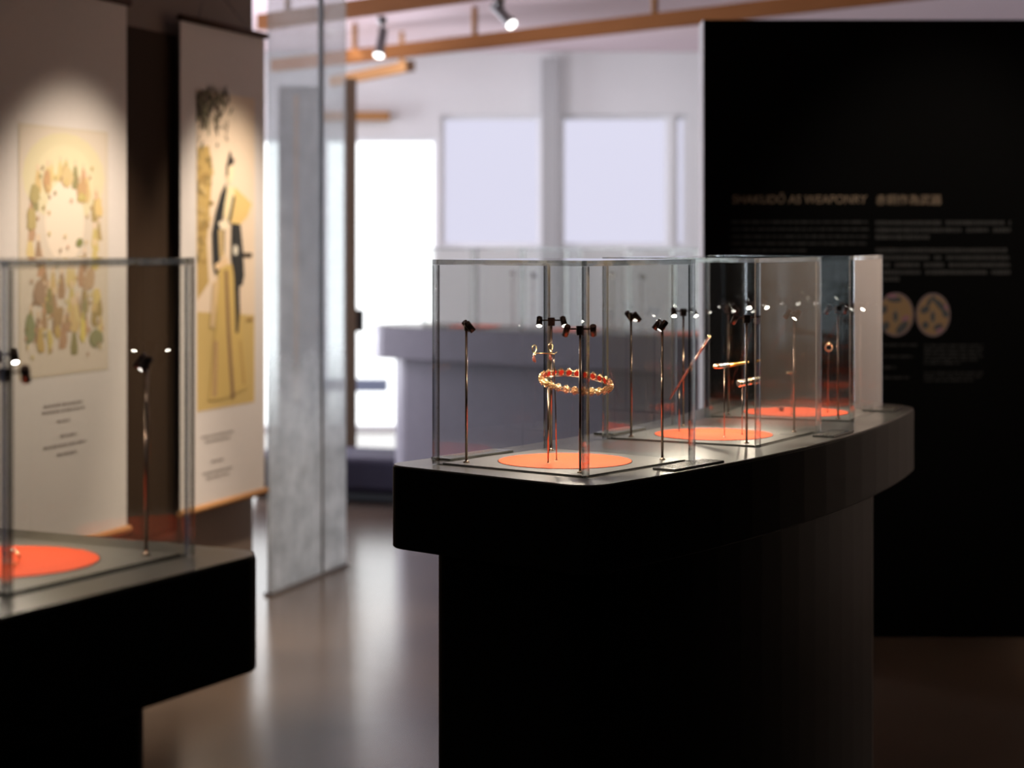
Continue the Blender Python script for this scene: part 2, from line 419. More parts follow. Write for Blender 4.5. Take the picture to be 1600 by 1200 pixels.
# mottled glass screen continuing the left wall
gs = empty('glass_screen', LW(.40, 0, 0), math.atan2(UL.y, UL.x))
tag(gs, 'tall grey mottled glass screen standing right of the hanging scrolls', 'glass screen')
for t0, t1, nm in ((-.375, .13, 'glass_sheet'), (.142, .39, 'glass_sheet')):
    MB().box((t0, -.006, .012), (t1, .006, CH-.02)).build(nm, M_FROST, gs)
MB().box((.131, -.012, .012), (.141, .012, CH-.02)).build('joint_strip', M_GREYMETAL, gs)
MB().box((-.378, -.02, 0), (.392, .02, .012)).build('floor_channel', M_GREYMETAL, gs)
MB().box((-.378, -.02, CH-.02), (.392, .02, CH)).build('ceiling_channel', M_GREYMETAL, gs)

# ---------------------------------------------------------------- curved tables
class Arc:
    """centre line: heading th0 (deg from +Y towards +X) at s=0, turning k deg per metre"""
    def __init__(self, x, y, th0, k): self.c = Vector((x, y)); self.t = th0; self.k = k
    def th(self, s): return R(self.t + self.k*s)
    def P(self, s):
        n = 40; p = self.c.copy(); ds = s/n
        for i in range(n):
            a = self.th((i+.5)*ds); p += Vector((sin(a), cos(a)))*ds
        return p
    def at(self, s, nn):
        p = self.P(s); a = self.th(s); return p + Vector((cos(a), -sin(a)))*nn
def outline(arc, s0, s1, hw, r0, r1):
    """rounded strip, counter-clockwise seen from above; corner radii r0 at the near end, r1 at the far end"""
    pts = []
    def corner(cs, cn, r, a0):
        for i in range(9):
            a = a0 + (pi/2)*i/8; pts.append((cs + r*sin(a), cn + r*cos(a)))
    def side(sa, sb, n):
        for i in range(1, 14): pts.append((sa + (sb-sa)*i/14, n))
    # (s, n): n to the right. going counter-clockwise from above: right side forward, far end, left side back, near end
    corner(s1-r1, hw-r1, r1, 0)            # right far corner: from n=+hw to s=+s1
    corner(s1-r1, -hw+r1, r1, pi/2)
    side(s1-r1, s0+r0, -hw)
    corner(s0+r0, -hw+r0, r0, pi)
    corner(s0+r0, hw-r0, r0, 3*pi/2)
    side(s0+r0, s1-r1, hw)
    return [tuple(arc.at(s, n)) for s, n in pts]
TT = 1.0           # table top height
SLAB = .166
def arc_table(name, label, arc, s0, s1, hw, r0, r1, ps0, ps1, phw, pr0, pr1, cases, group=None, far=False):
    base = arc.P(0); root = empty(name, (base.x, base.y, 0)); tag(root, label, 'display table', group)
    sh = lambda pts: [(x-base.x, y-base.y) for x, y in pts]
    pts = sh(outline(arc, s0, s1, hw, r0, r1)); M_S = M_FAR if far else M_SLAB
    MB().prism(pts, TT-SLAB, TT-.004, .003).build('slab', M_S, root)
    pts2 = sh(outline(arc, s0+.0015, s1-.0015, hw-.0015, r0, r1))
    top = MB().prism(pts2, TT-.0039, TT, .0008).build('table_top', M_TOP, root)
    MB().prism(sh(outline(arc, ps0, ps1, phw, pr0, pr1)), .0, TT-SLAB, 0).build('pedestal', M_S, root)
    for s in cases:
        th = arc.th(s); p = arc.P(s)-base
        m = Matrix.Translation((p.x, p.y, TT)) @ Matrix.Rotation(-th, 4, 'Z')
        a = .181; g = .0022
        fr = MB()
        for (x0, y0, x1, y1) in ((-a-g,-a-g,a+g,-a),(-a-g,a,a+g,a+g),(-a-g,-a,-a,a),(a,-a,a+g,a)):
            fr.box((x0, y0, .0), (x1, y1, .0008), 0, m)
        fr.build('seam', M_SEAM, root)
        pl = MB().box((-a+.006, -a+.006, .0002), (a-.006, a-.006, .0035), 0, m).build('deck_plate', M_TOP, root)
        n = 72; ring = [(.1345*cos(2*pi*i/n), .1345*sin(2*pi*i/n)) for i in range(n)]
        MB().prism(ring, .0036, .0046, 0, 0, m).build('felt_disc', M_FELT, pl)
        ring2 = [(.1362*cos(2*pi*i/n), .1362*sin(2*pi*i/n)) for i in range(n)]
        MB().prism(ring2, .0035, .0039, 0, 0, m).build('disc_rim', M_SEAM, pl)
    return root
TZ = TT + .0046
arc1 = Arc(.107, 3.879, 38.0, -13.0)
CASE_S = (0, .64, 1.27)
arc_table('display_table', 'long curved black display table carrying three glass cases in a row', arc1, -.262, 1.66, .268, .055, .15, -.2, 1.46, .2, .06, .199, CASE_S)
arc2 = Arc(-.71, 2.663, 28.2, -5.0)
arc_table('display_table', 'black display table cut off at the left edge with one tall glass case', arc2, -1.3, .262, .268, .05, .05, -1.1, .095, .2, .05, .05, (0,))
arc3 = Arc(-.42, 10.15, 132.0, -3.0)
S3 = (.30, .95, 1.60)
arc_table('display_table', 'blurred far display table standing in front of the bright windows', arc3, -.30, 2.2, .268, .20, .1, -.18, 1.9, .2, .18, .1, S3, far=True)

# ---------------------------------------------------------------- glass cases
def glass_case(label, p, th, half=.19, H=.41, t=.0105, group=None):
    root = empty('glass_case', (p.x, p.y, TT+.001), -th); tag(root, label, 'display case', group)
    a = half; e = .0004; i = a-t
    for x in (-1, 1):
        xs = sorted((x*a, x*i))
        MB().box((xs[0], -i+e, 0), (xs[1], i-e, H-t-e)).build('side_pane', M_PANE, root)
        ys = xs
        MB().box((-i+e, ys[0], 0), (i-e, ys[1], H-t-e)).build('side_pane', M_PANE, root)
    for x in (-1, 1):
        for y in (-1, 1):
            xs = sorted((x*a, x*i)); ys = sorted((y*a, y*i))
            MB().box((xs[0], ys[0], 0), (xs[1], ys[1], H-t-e)).build('corner_edge', M_EDGE, root)
    MB().box((-i+e, -i+e, H-t), (i-e, i-e, H)).build('top_pane', M_PANE, root)
    for s in (-1, 1):
        q = sorted((s*a, s*i))
        MB().box((q[0], -a, H-t), (q[1], a, H)).build('top_edge', M_EDGE, root)
        MB().box((-i+e, q[0], H-t), (i-e, q[1], H)).build('top_edge', M_EDGE, root)
    return root
names1 = ('nearest clear glass case, over the gold bracelet', 'middle clear glass case of the long table, over the gold stick', 'farthest clear glass case on the long table, by its rounded end')
for s, nm in zip(CASE_S, names1): glass_case(nm, arc1.P(s), arc1.th(s), group='glass cases on the display tables')
TH2 = arc2.th(0)
glass_case('blurred clear glass case on the table at the left edge', arc2.P(0), TH2, H=.424, group='glass cases on the display tables')
for s, nm in zip(S3, ('leftmost', 'middle', 'right-hand')): glass_case('%s faint out-of-focus glass case on the far table by the windows' % nm, arc3.P(s), arc3.th(s), group='glass cases on the far table')

# ---------------------------------------------------------------- spotlight stands inside the cases
def stand(label, p, th, sx, sy, power=.55, group='spotlight stands in the cases', lit=True, H=.288):
    lx, ly = .141*sx, .142*sy
    power *= {(-1, 1): 2.1, (-1, -1): .95, (1, 1): 1.1, (1, -1): .85}[(sx, sy)]
    q = p + Vector((cos(th), -sin(th)))*lx + Vector((sin(th), cos(th)))*ly
    inward = math.atan2(-ly, -lx)                      # local direction to the case centre
    root = empty('spotlight_stand', (q.x, q.y, TT+.0036), -th + inward)   # local +X looks at the centre
    tag(root, label, 'spotlight stand', group)
    MB().lathe([(.0062, 0), (.0062, .0016), (.0032, .0026), (.0030, .004)], n=14).build('foot', M_ROD, root)
    MB().rod((0, 0, .003), (0, 0, H-.022), .0026, 10).build('rod', M_ROD, root)
    br = MB().rbox((-.0045, -.0075, H-.024), (.0045, .0075, H-.006), .0015)
    br.rod((0, -.022, H-.012), (0, .022, H-.012), .0016, 8)
    br.build('bracket', M_HEAD, root)
    for s in (-1, 1):
        c = Vector((.002, s*.0255, H-.012)); d = Vector((.60, s*.12, -.76)).normalized()
        b0 = c - d*.008; Lh = .0235; r = .0064
        hd = MB().lathe([(r*.8, 0), (r, .0012), (r, Lh), (r*.9, Lh), (r*.88, Lh-.002)], b0, d, 16).build('lamp_head', M_HEAD, root)
        MB().lathe([(r*.87, 0), (r*.87, .0006)], b0 + d*(Lh-.0018), d, 14).build('lens', M_LENS, hd)
        if lit:
            pos = b0 + d*(Lh+.002); lamp('case_spot', 'SPOT', pos, pos + d, power, (1, .86, .68), .003, 104, .75, parent=root)
WHERE = {(1, -1): 'front corner', (-1, -1): 'left corner', (1, 1): 'right corner', (-1, 1): 'back corner'}
for ci, (s, nm) in enumerate(zip(CASE_S, ('nearest', 'middle', 'farthest'))):
    for k, wd in WHERE.items():
        stand('slim bronze two-lamp stand at the %s inside the %s case of the long table' % (wd, nm), arc1.P(s), arc1.th(s), *k, power=(2.7, 2.7, 1.6)[ci])
for k, wd in WHERE.items():
    stand('blurred slim two-lamp stand at the %s of the case at left edge' % wd, arc2.P(0), TH2, *k, power=1.1)
for s, nm in zip(S3, ('leftmost', 'middle', 'right-hand')):
    for k in ((1, -1), (-1, 1)):
        stand('tiny blurred %s lamp stand in the %s glass case of the far table' % ('nearer' if k[0] > 0 else 'rear', nm), arc3.P(s), arc3.th(s), *k, power=.8, group='lamp stands in the far cases')

# ---------------------------------------------------------------- small world-from-pixel aid for known depth
def at(px, py, y): return Vector(((px-800)*y/FPX, y, EYE-(py-HOR)*y/FPX))
def on_table(px, py):
    y = FPX*(EYE-TZ)/(py-HOR); return Vector(((px-800)*y/FPX, y, TZ))

# ---------------------------------------------------------------- jewellery in the nearest case
def mount_foot(mb, p): mb.lathe([(.0035, 0), (.0035, .001), (.0012, .002)], p, (0, 0, 1), 10)
# bracelet
bc = at(900, 596.5, 3.853)
br = empty('bracelet', (bc.x, bc.y, bc.z)); tag(br, 'gold link bracelet with red oval insides hovering above the orange disc', 'bracelet')
br.rotation_euler = (R(10.5), R(5.5), R(4))
NLK, BR = 26, .0700
lk = MB()
lk.lathe([(.0052, 0), (.0060, .001), (.0054, .0026), (.0035, .0038)], (0, 0, 0), (1, 0, 0), 14)
for i in range(10):
    a = 2*pi*i/10; lk.ball((.0020, .0058*cos(a), .0078*sin(a)), .0016, 6)
for i in range(5):
    a = 2*pi*i/5+.3; lk.ball((.0040, .0036*cos(a), .0040*sin(a)), .0020, 6)
lk.ball((.0048, 0, 0), .0024, 6)
lk.rod((.0005, -.0095, .003), (.0005, .0095, .003), .0008, 6).rod((.0005, -.0095, -.003), (.0005, .0095, -.003), .0008, 6)
l0 = lk.build('link', M_GOLD, br)
ov = MB().lathe([(.0056, 0), (.0056, .0007)], (-.0009, 0, 0), (1, 0, 0), 16).build('red_oval', M_RED, l0)
rim = MB().tube([(-.0005, .0061*cos(2*pi*i/18), .0061*sin(2*pi*i/18)) for i in range(18)], .0008, 6, 0, True).build('bezel', M_GOLD, l0)
for i in range(NLK):
    a = 2*pi*i/NLK
    if i == 0: o = l0
    else:
        o = l0.copy(); COL.objects.link(o)
        for ch in (ov, rim):
            c2 = ch.copy(); COL.objects.link(c2); c2.parent = o
    o.location = (BR*cos(a), BR*sin(a), 0); o.rotation_euler = (random.uniform(-.15, .15), random.uniform(-.05, .05), a)
# bracelet mount: rod on the disc plus a wire hoop lying inside the links
bb = on_table(856.5, 723.8)
bm_ = empty('bracelet_mount', tuple(bb)); tag(bm_, 'thin brass rod mount holding up the gold bracelet', 'mount', 'jewellery mounts')
mb = MB(); mount_foot(mb, (0, 0, 0)); htop = bc.z - bb.z
mb.rod((0, 0, .001), (0, 0, htop-.006), .0017, 8); mb.build('rod', M_ROD, bm_)
hp = []
mt = Matrix.Translation(bc - bb) @ br.rotation_euler.to_matrix().to_4x4()
for i in range(40):
    a = 2*pi*i/40; hp.append(mt @ Vector((.0665*cos(a), .0665*sin(a), -.0062)))
hoop = MB().tube(hp, .0009, 6, 0, True)
near = min(hp, key=lambda v: (v.xy).length)
hoop.tube([(0, 0, htop-.007), tuple(near)], .0010, 6)
hoop.build('hoop', M_ROD, bm_)

# earrings on a T mount
eb = on_table(869.6, 719.2); ey = eb.y
em = empty('earring_mount', tuple(eb)); tag(em, 'thin rod with a wire crossbar carrying two gold earrings', 'mount', 'jewellery mounts')
mb = MB(); mount_foot(mb, (0, 0, 0)); rt = at(865.5, 553, ey) - eb
mb.tube([(0, 0, .001), (-.002, 0, rt.z*.5), tuple(rt - Vector((0, 0, .02))), tuple(rt)], .0013, 8); mb.build('rod', M_ROD, em)
c0 = at(833.5, 552, ey-.02) - eb; c1 = at(870, 550, ey+.0) - eb
MB().tube([tuple(c0), tuple((c0+c1)/2 + Vector((0, 0, -.001))), tuple(rt), tuple(c1)], .0015, 6).build('crossbar', M_PALEGOLD, em)
def earring(label, px, py, y):
    c = at(px, py, y); o = empty('earring', tuple(c)); tag(o, label, 'earring', 'pair of gold earrings')
    rx, rz = .0040, .0080
    pts = [(rx*sin(2*pi*i/20)*(1+.25*cos(2*pi*i/20)), .001*sin(4*pi*i/20), rz*cos(2*pi*i/20)) for i in range(20)]
    MB().tube(pts, .0014, 6, 0, True).build('hook_loop', M_PALEGOLD, o)
    kb = MB().ball((0, 0, -.0095), .0026, 8).ball((.0018, .001, -.0118), .0018, 6).ball((-.0018, .001, -.012), .0018, 6)
    kb.build('gold_knot', M_PALEGOLD, o)
    dp_ = MB().ball((-.001, 0, -.0195), .0033, 8, 0, (1, .8, 1.9)).ball((.0015, .0, -.0235), .0022, 8, 0, (1, .8, 1.7))
    dp_.build('dark_drop', MATS['dark_red_lacquer'], o)
earring('left gold loop earring with a dark drop on the wire crossbar', 835, 545.5, ey-.02)
earring('right gold loop earring with a dark drop, next to the rod top', 860.5, 542.5, ey-.003)

# ---------------------------------------------------------------- ornaments in the middle case
b1 = on_table(1132, 683.5)
ob = empty('ornament_mount', tuple(b1)); tag(ob, 'thin brass rod under the gold hair stick in the middle case', 'mount', 'jewellery mounts')
t1 = at(1131.5, 574.5, b1.y) - b1
mb = MB(); mount_foot(mb, (0, 0, 0)); mb.rod((0, 0, .001), (t1.x, 0, t1.z-.002), .0010, 8); mb.build('rod', M_ROD, ob)
hs = empty('hair_stick', tuple(at(1131.5, 571.5, b1.y))); tag(hs, 'tapered gold hair stick lying level on a thin rod', 'hair stick')
a0 = at(1114.5, 573.0, b1.y-.02) - hs.location; a1 = at(1139, 570.5, b1.y+.005) - hs.location; a2 = at(1169, 565.8, b1.y+.04) - hs.location
MB().tube([tuple(a0), tuple(a0.lerp(a1, .12)), tuple(a0.lerp(a1, .5)), tuple(a1)], .004, 10, rads=[.0028, .0056, .0060, .0050]).build('carved_end', M_GOLD, hs)
MB().tube([tuple(a0.lerp(a1, .30)), tuple(a0.lerp(a1, .75))], .0064, 10, rads=[.0061, .0063]).build('silver_band', M_SILVER, hs)
MB().tube([tuple(a1), tuple(a1.lerp(a2, .4)), tuple(a1.lerp(a2, .9)), tuple(a2)], .004, 10, rads=[.0049, .0038, .0032, .0022]).build('shaft', mat('yellow_gold_satin', (.9, .5, .12), .35, 1), hs)

b2 = on_table(1159.5, 679)
om = empty('ornament_mount', tuple(b2)); tag(om, 'thin brass rod under the short gold tube in the middle case', 'mount', 'jewellery mounts')
t2 = at(1160, 603, b2.y) - b2
mb = MB(); mount_foot(mb, (0, 0, 0)); mb.rod((0, 0, .001), (t2.x, 0, t2.z-.001), .0010, 8); mb.build('rod', M_ROD, om)
g0 = at(1153.5, 599.5, b2.y-.015); g1 = at(1185, 593.5, b2.y+.015)
tb = empty('gold_tube', tuple(g0.lerp(g1, .5))); tag(tb, 'short gold tube ornament with pale silver middle on a thin rod', 'ornament')
d = (g1-g0)
MB().lathe([(.0062, 0), (.0078, .0008), (.0080, d.length-.0008), (.0062, d.length)], g0 - tb.location, d, 20).build('sleeve', M_SILVER, tb)
for f in (0.02, .86):
    MB().lathe([(.0078, 0), (.0086, .0006), (.0086, .0048), (.0078, .0056)], g0 + d*f - tb.location, d, 20).build('gold_collar', M_PALEGOLD, tb)
MB().lathe([(.0081, 0), (.0081, .010)], g0 + d*.5 - tb.location, d, 20).build('gold_inlay', M_GOLD, tb)

l0_ = at(1046, 624, 4.47); l1_ = at(1108, 527, 4.47)
ls = empty('lacquer_stick', tuple(l0_)); tag(ls, 'long dark red lacquered stick leaning diagonally in the middle case', 'hair stick')
dv = l1_-l0_
MB().tube([(0, 0, 0), tuple(dv*.3), tuple(dv*.8), tuple(dv)], .003, 10, rads=[.0016, .0026, .0034, .0030]).build('shaft', M_LACQUER, ls)
MB().ball(tuple(dv*1.01), .0042, 10).build('tip_highlight', M_PALEGOLD, ls)  # pale ball added in place of a highlight on the tip
lm = empty('ornament_mount', (l0_.x+dv.x*.25, 4.474, TZ)); tag(lm, 'thin brass rod under the leaning dark red stick', 'mount', 'jewellery mounts')
mb = MB(); mount_foot(mb, (0, 0, 0)); mb.rod((0, 0, .001), (0, 0, l0_.z+dv.z*.25-TZ), .0011, 8); mb.build('rod', M_ROD, lm)

# ---------------------------------------------------------------- ornaments in the farthest case and the left case
def tiny_ornament(label, mlabel, px, py, bpx, bpy_, kind):
    b = on_table(bpx, bpy_)
    mnt = empty('ornament_mount', tuple(b)); tag(mnt, mlabel, 'mount', 'jewellery mounts')
    tp = at(px, py, b.y)
    mb = MB(); mount_foot(mb, (0, 0, 0)); mb.tube([(0, 0, .001), tuple(tp - b - Vector((0, 0, .012))), tuple(tp - b - Vector((0, 0, .004)))], .0011, 8); mb.build('rod', M_ROD, mnt)
    o = empty('ornament', tuple(tp)); tag(o, label, 'ornament')
    if kind == 'fan':
        MB().tube([(-.012, 0, 0), (-.004, .002, .001), (.006, .002, .002), (.012, 0, .003)], .003, 8, rads=[.002, .0036, .0030, .0016]).build('body', M_GOLD, o)
        MB().ball((-.011, 0, .001), .0036, 8).build('bead', M_PALEGOLD, o)
    else:
        pts = [(.009*cos(2*pi*i/18), .002*sin(2*pi*i/9), .009*sin(2*pi*i/18)) for i in range(18)]
        MB().tube(pts, .0016, 6, 0, True).build('ring', M_GOLD, o); MB().ball((0, 0, .0095), .0035, 8).build('bead', M_PALEGOLD, o)
tiny_ornament('small gold bar ornament on a thin rod in the farthest case', 'thin rod under the small gold bar in the farthest case', 1237, 583, 1237, 648, 'fan')
tiny_ornament('small gold ring ornament high up in the farthest case', 'taller thin rod under the gold ring in the farthest case', 1295, 543, 1293, 645, 'ring')
bx_ = on_table(1221, 642.5)
nb = MB().lathe([(.004, 0), (.006, .002), (.0065, .008), (.004, .012), (.0015, .014)], n=14).build('netsuke', M_LACQUER, None, tuple(bx_)); tag(nb, 'tiny dark carved bead lying on the farthest orange disc', 'ornament')
bx_ = on_table(20, 884)
rg = empty('signet_ring', tuple(bx_)); tag(rg, 'small pale gold ring lying on the left orange disc', 'ring')
MB().tube([(.009*cos(2*pi*i/24), .0, .0102+.009*sin(2*pi*i/24)) for i in range(24)], .0016, 8, 0, True).build('band', M_PALEGOLD, rg)
MB().ball((0, 0, .0205), .0036, 10, 0, (1.2, 1.2, .8)).build('bezel', M_SILVER, rg)

# ---------------------------------------------------------------- label plates on the table tops
def label_plate(label, arc, s, n, lx, ly, th=None, name='label_plate'):
    p = arc.at(s, n); a = arc.th(s) if th is None else th
    o = empty(name, (p.x, p.y, TT), -a); tag(o, label, 'label plate', 'label plates on the tables')
    MB().rbox((-lx/2, -ly/2, .0002), (lx/2, ly/2, .0045), .0015).build('plate', M_PLATE, o)
    ink = Ink(); rows = 5
    ww, hh = (ly, lx)
    for r in range(rows):
        v = -lx/2 + lx*(r+1.2)/(rows+1.4); u = -ly*.42
        while u < ly*.40*(1 if r < rows-1 else .3):
            wl_ = random.uniform(.006, .016); ink.poly([(v-.0016, u), (v+.0016, u), (v+.0016, min(u+wl_, ly*.44)), (v-.0016, min(u+wl_, ly*.44))], (150, 146, 138)); u += wl_+.004
    ink.build('print', o, lambda x, y, h: (x, y, .0042+h), step=0)
label_plate('flat grey label plate on the left rim beside the nearest case', arc1, -.015, -.228, .052, .21)
label_plate('flat grey label plate on the right rim beside the nearest case', arc1, .10, .230, .052, .19)
label_plate('flat grey label plate on the right rim beside the middle case', arc1, .80, .230, .052, .15)
label_plate('flat grey label plate at the rounded end beside the farthest case', arc1, 1.46, .205, .060, .13)
label_plate('flat grey label plate on the left rim beside the middle case', arc1, .62, -.230, .052, .17)

# ---------------------------------------------------------------- black text wall
WY = 7.0
def tx(px): return (px-800)*WY/FPX
def tz(py): return EYE-(py-HOR)*WY/FPX
TWX0, TWX1, TWZ = tx(1100), 2.12, tz(31)
tw = empty('text_wall', ((TWX0+TWX1)/2, WY+.08, 0)); tag(tw, 'freestanding black wall with exhibition text and two round pictures', 'text wall')
ox, oy = tw.location.x, tw.location.y
MB().box((TWX0-ox, WY-oy, 0), (TWX1-ox, WY+.16-oy, TWZ)).build('panel', M_BLACKWALL, tw)
MB().box((TWX0-.003-ox, WY-oy+.002, 0), (TWX0-.0005-ox, WY+.16-oy, TWZ)).build('end_face', mat('end_face_daylight_tint', (.85, .84, .90), .7), tw)  # daylight on the wall end is put into this pale colour
def wallpt(px, py, h): return (tx(px)-ox, WY-h-oy, tz(py))
def text_part(name, body, x0, x1, ybase, m, cap=None, shear=0.0):
    cu = bpy.data.curves.new(name, 'FONT'); cu.body = body; cu.size = .05; cu.extrude = .0004; cu.shear = shear
    t = bpy.data.objects.new(name, cu); COL.objects.link(t)
    bpy.context.view_layer.update()
    dg = bpy.context.evaluated_depsgraph_get()
    me = bpy.data.meshes.new_from_object(t.evaluated_get(dg))
    bpy.data.objects.remove(t); bpy.data.curves.remove(cu)
    xs = [v.co.x for v in me.vertices]; ys = [v.co.y for v in me.vertices]
    if not xs: return None
    k = (tx(x1)-tx(x0))/(max(xs)-min(xs)); ky = k
    if cap: ky = (cap*WY/FPX)/(max(ys)-min(ys))
    for v in me.vertices:
        x, y, z = v.co; v.co = (tx(x0)-ox + (x-min(xs))*k, WY-oy-.0008-z, tz(ybase)+(y-min(ys))*ky)
    me.materials.clear(); me.materials.append(m)
    o = bpy.data.objects.new(name, me); COL.objects.link(o); o.parent = tw; return o
M_TXT = mat('copper_lettering', (.20, .145, .095), .6)
M_TXTD = mat('grey_lettering', (.10, .10, .10), .7)
text_part('heading', 'SHAKUDŌ AS WEAPONRY', 1144, 1355, 318, M_TXT, shear=.12, cap=17)
text_part('chinese_heading', '赤銅作為武器', 1369, 1471, 320, M_TXT)
def para(name, rows, cjk=False, col=(58, 58, 58), hgt=5.0):
    ink = Ink()
    for (x0, x1, y) in rows:
        x = x0
        while x < x1-1:
            wl_ = random.uniform(4, 5.2) if cjk else random.uniform(5, 17)
            xe = min(x+wl_, x1); k = random.uniform(.8, 1)
            h0 = hgt*.5*random.uniform(.8, 1)
            ink.rect(x, y+h0, xe, y-h0, tuple(c*k for c in col))
            x = xe + (1.0 if cjk else 2.6) + (7 if cjk and random.random() < .07 else 0)
    o = ink.build(name, tw, wallpt, step=0); o['kind'] = 'stuff'; return o
para('english_paragraph', [(1143, 1357, 347), (1143, 1357, 358.2), (1143, 1357, 369.5), (1143, 1357, 380.5), (1143, 1262, 391.4)], hgt=4.2, col=(50, 50, 50))
para('chinese_paragraph', [(1368, 1579, 348), (1368, 1579, 359.5), (1368, 1452, 370.5)], True, hgt=7)
para('chinese_paragraph', [(1368, 1579, 391), (1368, 1579, 402.5), (1368, 1579, 414), (1368, 1579, 425.5), (1368, 1405, 436)], True, hgt=7)
para('caption', [(1380, 1433, 539), (1380, 1426, 557), (1380, 1400, 574), (1380, 1420, 590)], False, col=(44, 44, 44), hgt=4)
para('caption', [(1444, 1536, 539.5), (1444, 1536, 545.5), (1444, 1536, 551), (1444, 1536, 556.5), (1444, 1530, 562), (1444, 1500, 567.5)], False, col=(44, 44, 44), hgt=3.2)
para('caption', [(1444, 1536, 582.5), (1444, 1536, 588.5), (1444, 1520, 594.5)], False, col=(44, 44, 44), hgt=3.2)
def guard_picture(cx, cy_, rx, ry, holes):
    ink = Ink(); ink.oval(cx, cy_, rx, ry, (100, 88, 90), 32); ink.oval(cx, cy_, rx*.9, ry*.9, (128, 104, 76), 30)
    for (dx, dy, hx, hy, rot, c) in holes: ink.oval(cx+dx, cy_+dy, hx, hy, c, 12, rot)
    ink.oval(cx, cy_+3, 5.5, 12, (120, 104, 84), 16); ink.oval(cx-.5, cy_+3, 3.4, 8, (62, 66, 70), 14)
    ink.build('guard_picture', tw, wallpt)
DK = (66, 68, 70); MV = (128, 92, 104)
guard_picture(1399.5, 491.5, 28.5, 34.5, [(-2, -24, 12, 5, .1, DK), (-6, -29, 8, 3, .1, MV), (15, 6, 7, 4, -.3, MV), (10, 20, 13, 6, -.8, DK), (-16, 18, 6, 8, .6, DK), (-18, -8, 5, 7, .2, DK)])
guard_picture(1457.8, 492, 27, 34.3, [(-12.5, -8, 8, 5.5, -.5, DK), (-6, -20, 3.5, 8, .5, DK), (2, -24, 3, 7, -.4, DK), (12, -14, 5, 13, -.7, DK), (19, -2, 5, 7, -.5, DK), (-12, 16, 5.5, 6, .3, DK), (8, 19, 8, 5, -.5, DK), (10, 24, 6, 3, -.4, MV), (20, -12, 3, 4, 0, MV)])

# ---------------------------------------------------------------- hanging scrolls on the left wall
def scroll(label, tc, wdt, z0, z1, top_m, paint, prect, cap_rows, rods=True):
    """tc centre along the wall; paint(ink, map) draws in u,v 0..1 (v down) inside prect=(t0,t1,z0,z1)"""
    root = empty('hanging_scroll', LW(tc, 0, z0), math.atan2(UL.y, UL.x)); tag(root, label, 'hanging scroll', 'hanging picture scrolls')
    h = z1-z0; n = 24
    # local axes of root: x along wall (away from the viewer), y = left of it = -N ; so towards the room is -y
    cl = MB(); vs = []; fs = []
    for i in range(n+1):
        z = h*i/n; b = .0006*sin(i/n*pi*1.3)
        vs += [(-wdt/2, -b, z), (wdt/2, -b, z), (wdt/2, -b+.0015, z), (-wdt/2, -b+.0015, z)]
    for i in range(n):
        k = i*4
        for a in range(4): fs.append((k+a, k+(a+1) % 4, k+4+(a+1) % 4, k+4+a))
    fs += [(3, 2, 1, 0), (n*4, n*4+1, n*4+2, n*4+3)]
    cl.add(vs, fs).build('cloth', M_CLOTH, root)
    MB().rod((-wdt/2-.012, -.003, h+.012), (wdt/2+.012, -.003, h+.012), .013, 12).build('top_rod', top_m, root)
    MB().rod((-wdt/2-.01, -.003, -.012), (wdt/2+.01, -.003, -.012), .0135, 12).build('bottom_rod', M_TIMBER, root)
    for s in (-.3, .3):
        MB().rod((s*wdt, .0, h+.024), (s*wdt*.2, .058, h+.17), .0015, 6).build('cord', M_BLACKMETAL, root)
    t0, t1, pz0, pz1 = prect
    def fn(u, v, hh): return (t0-tc + u*(t1-t0), -.0010-hh, pz1 - v*(pz1-pz0) - z0)
    ink = Ink(); paint(ink); ink.build('painting', root, fn)
    ci = Ink()
    for (tcen, zz, ww) in cap_rows:
        x = tcen-ww/2
        while x < tcen+ww/2:
            l = random.uniform(.008, .03); ci.poly([(x, zz-.004), (min(x+l, tcen+ww/2), zz-.004), (min(x+l, tcen+ww/2), zz+.004), (x, zz+.004)], (138, 128, 120)); x += l+.006
    o = ci.build('caption', root, lambda x, z, hh: (x-tc, -.0010-hh, z-z0), step=0); o['kind'] = 'stuff'

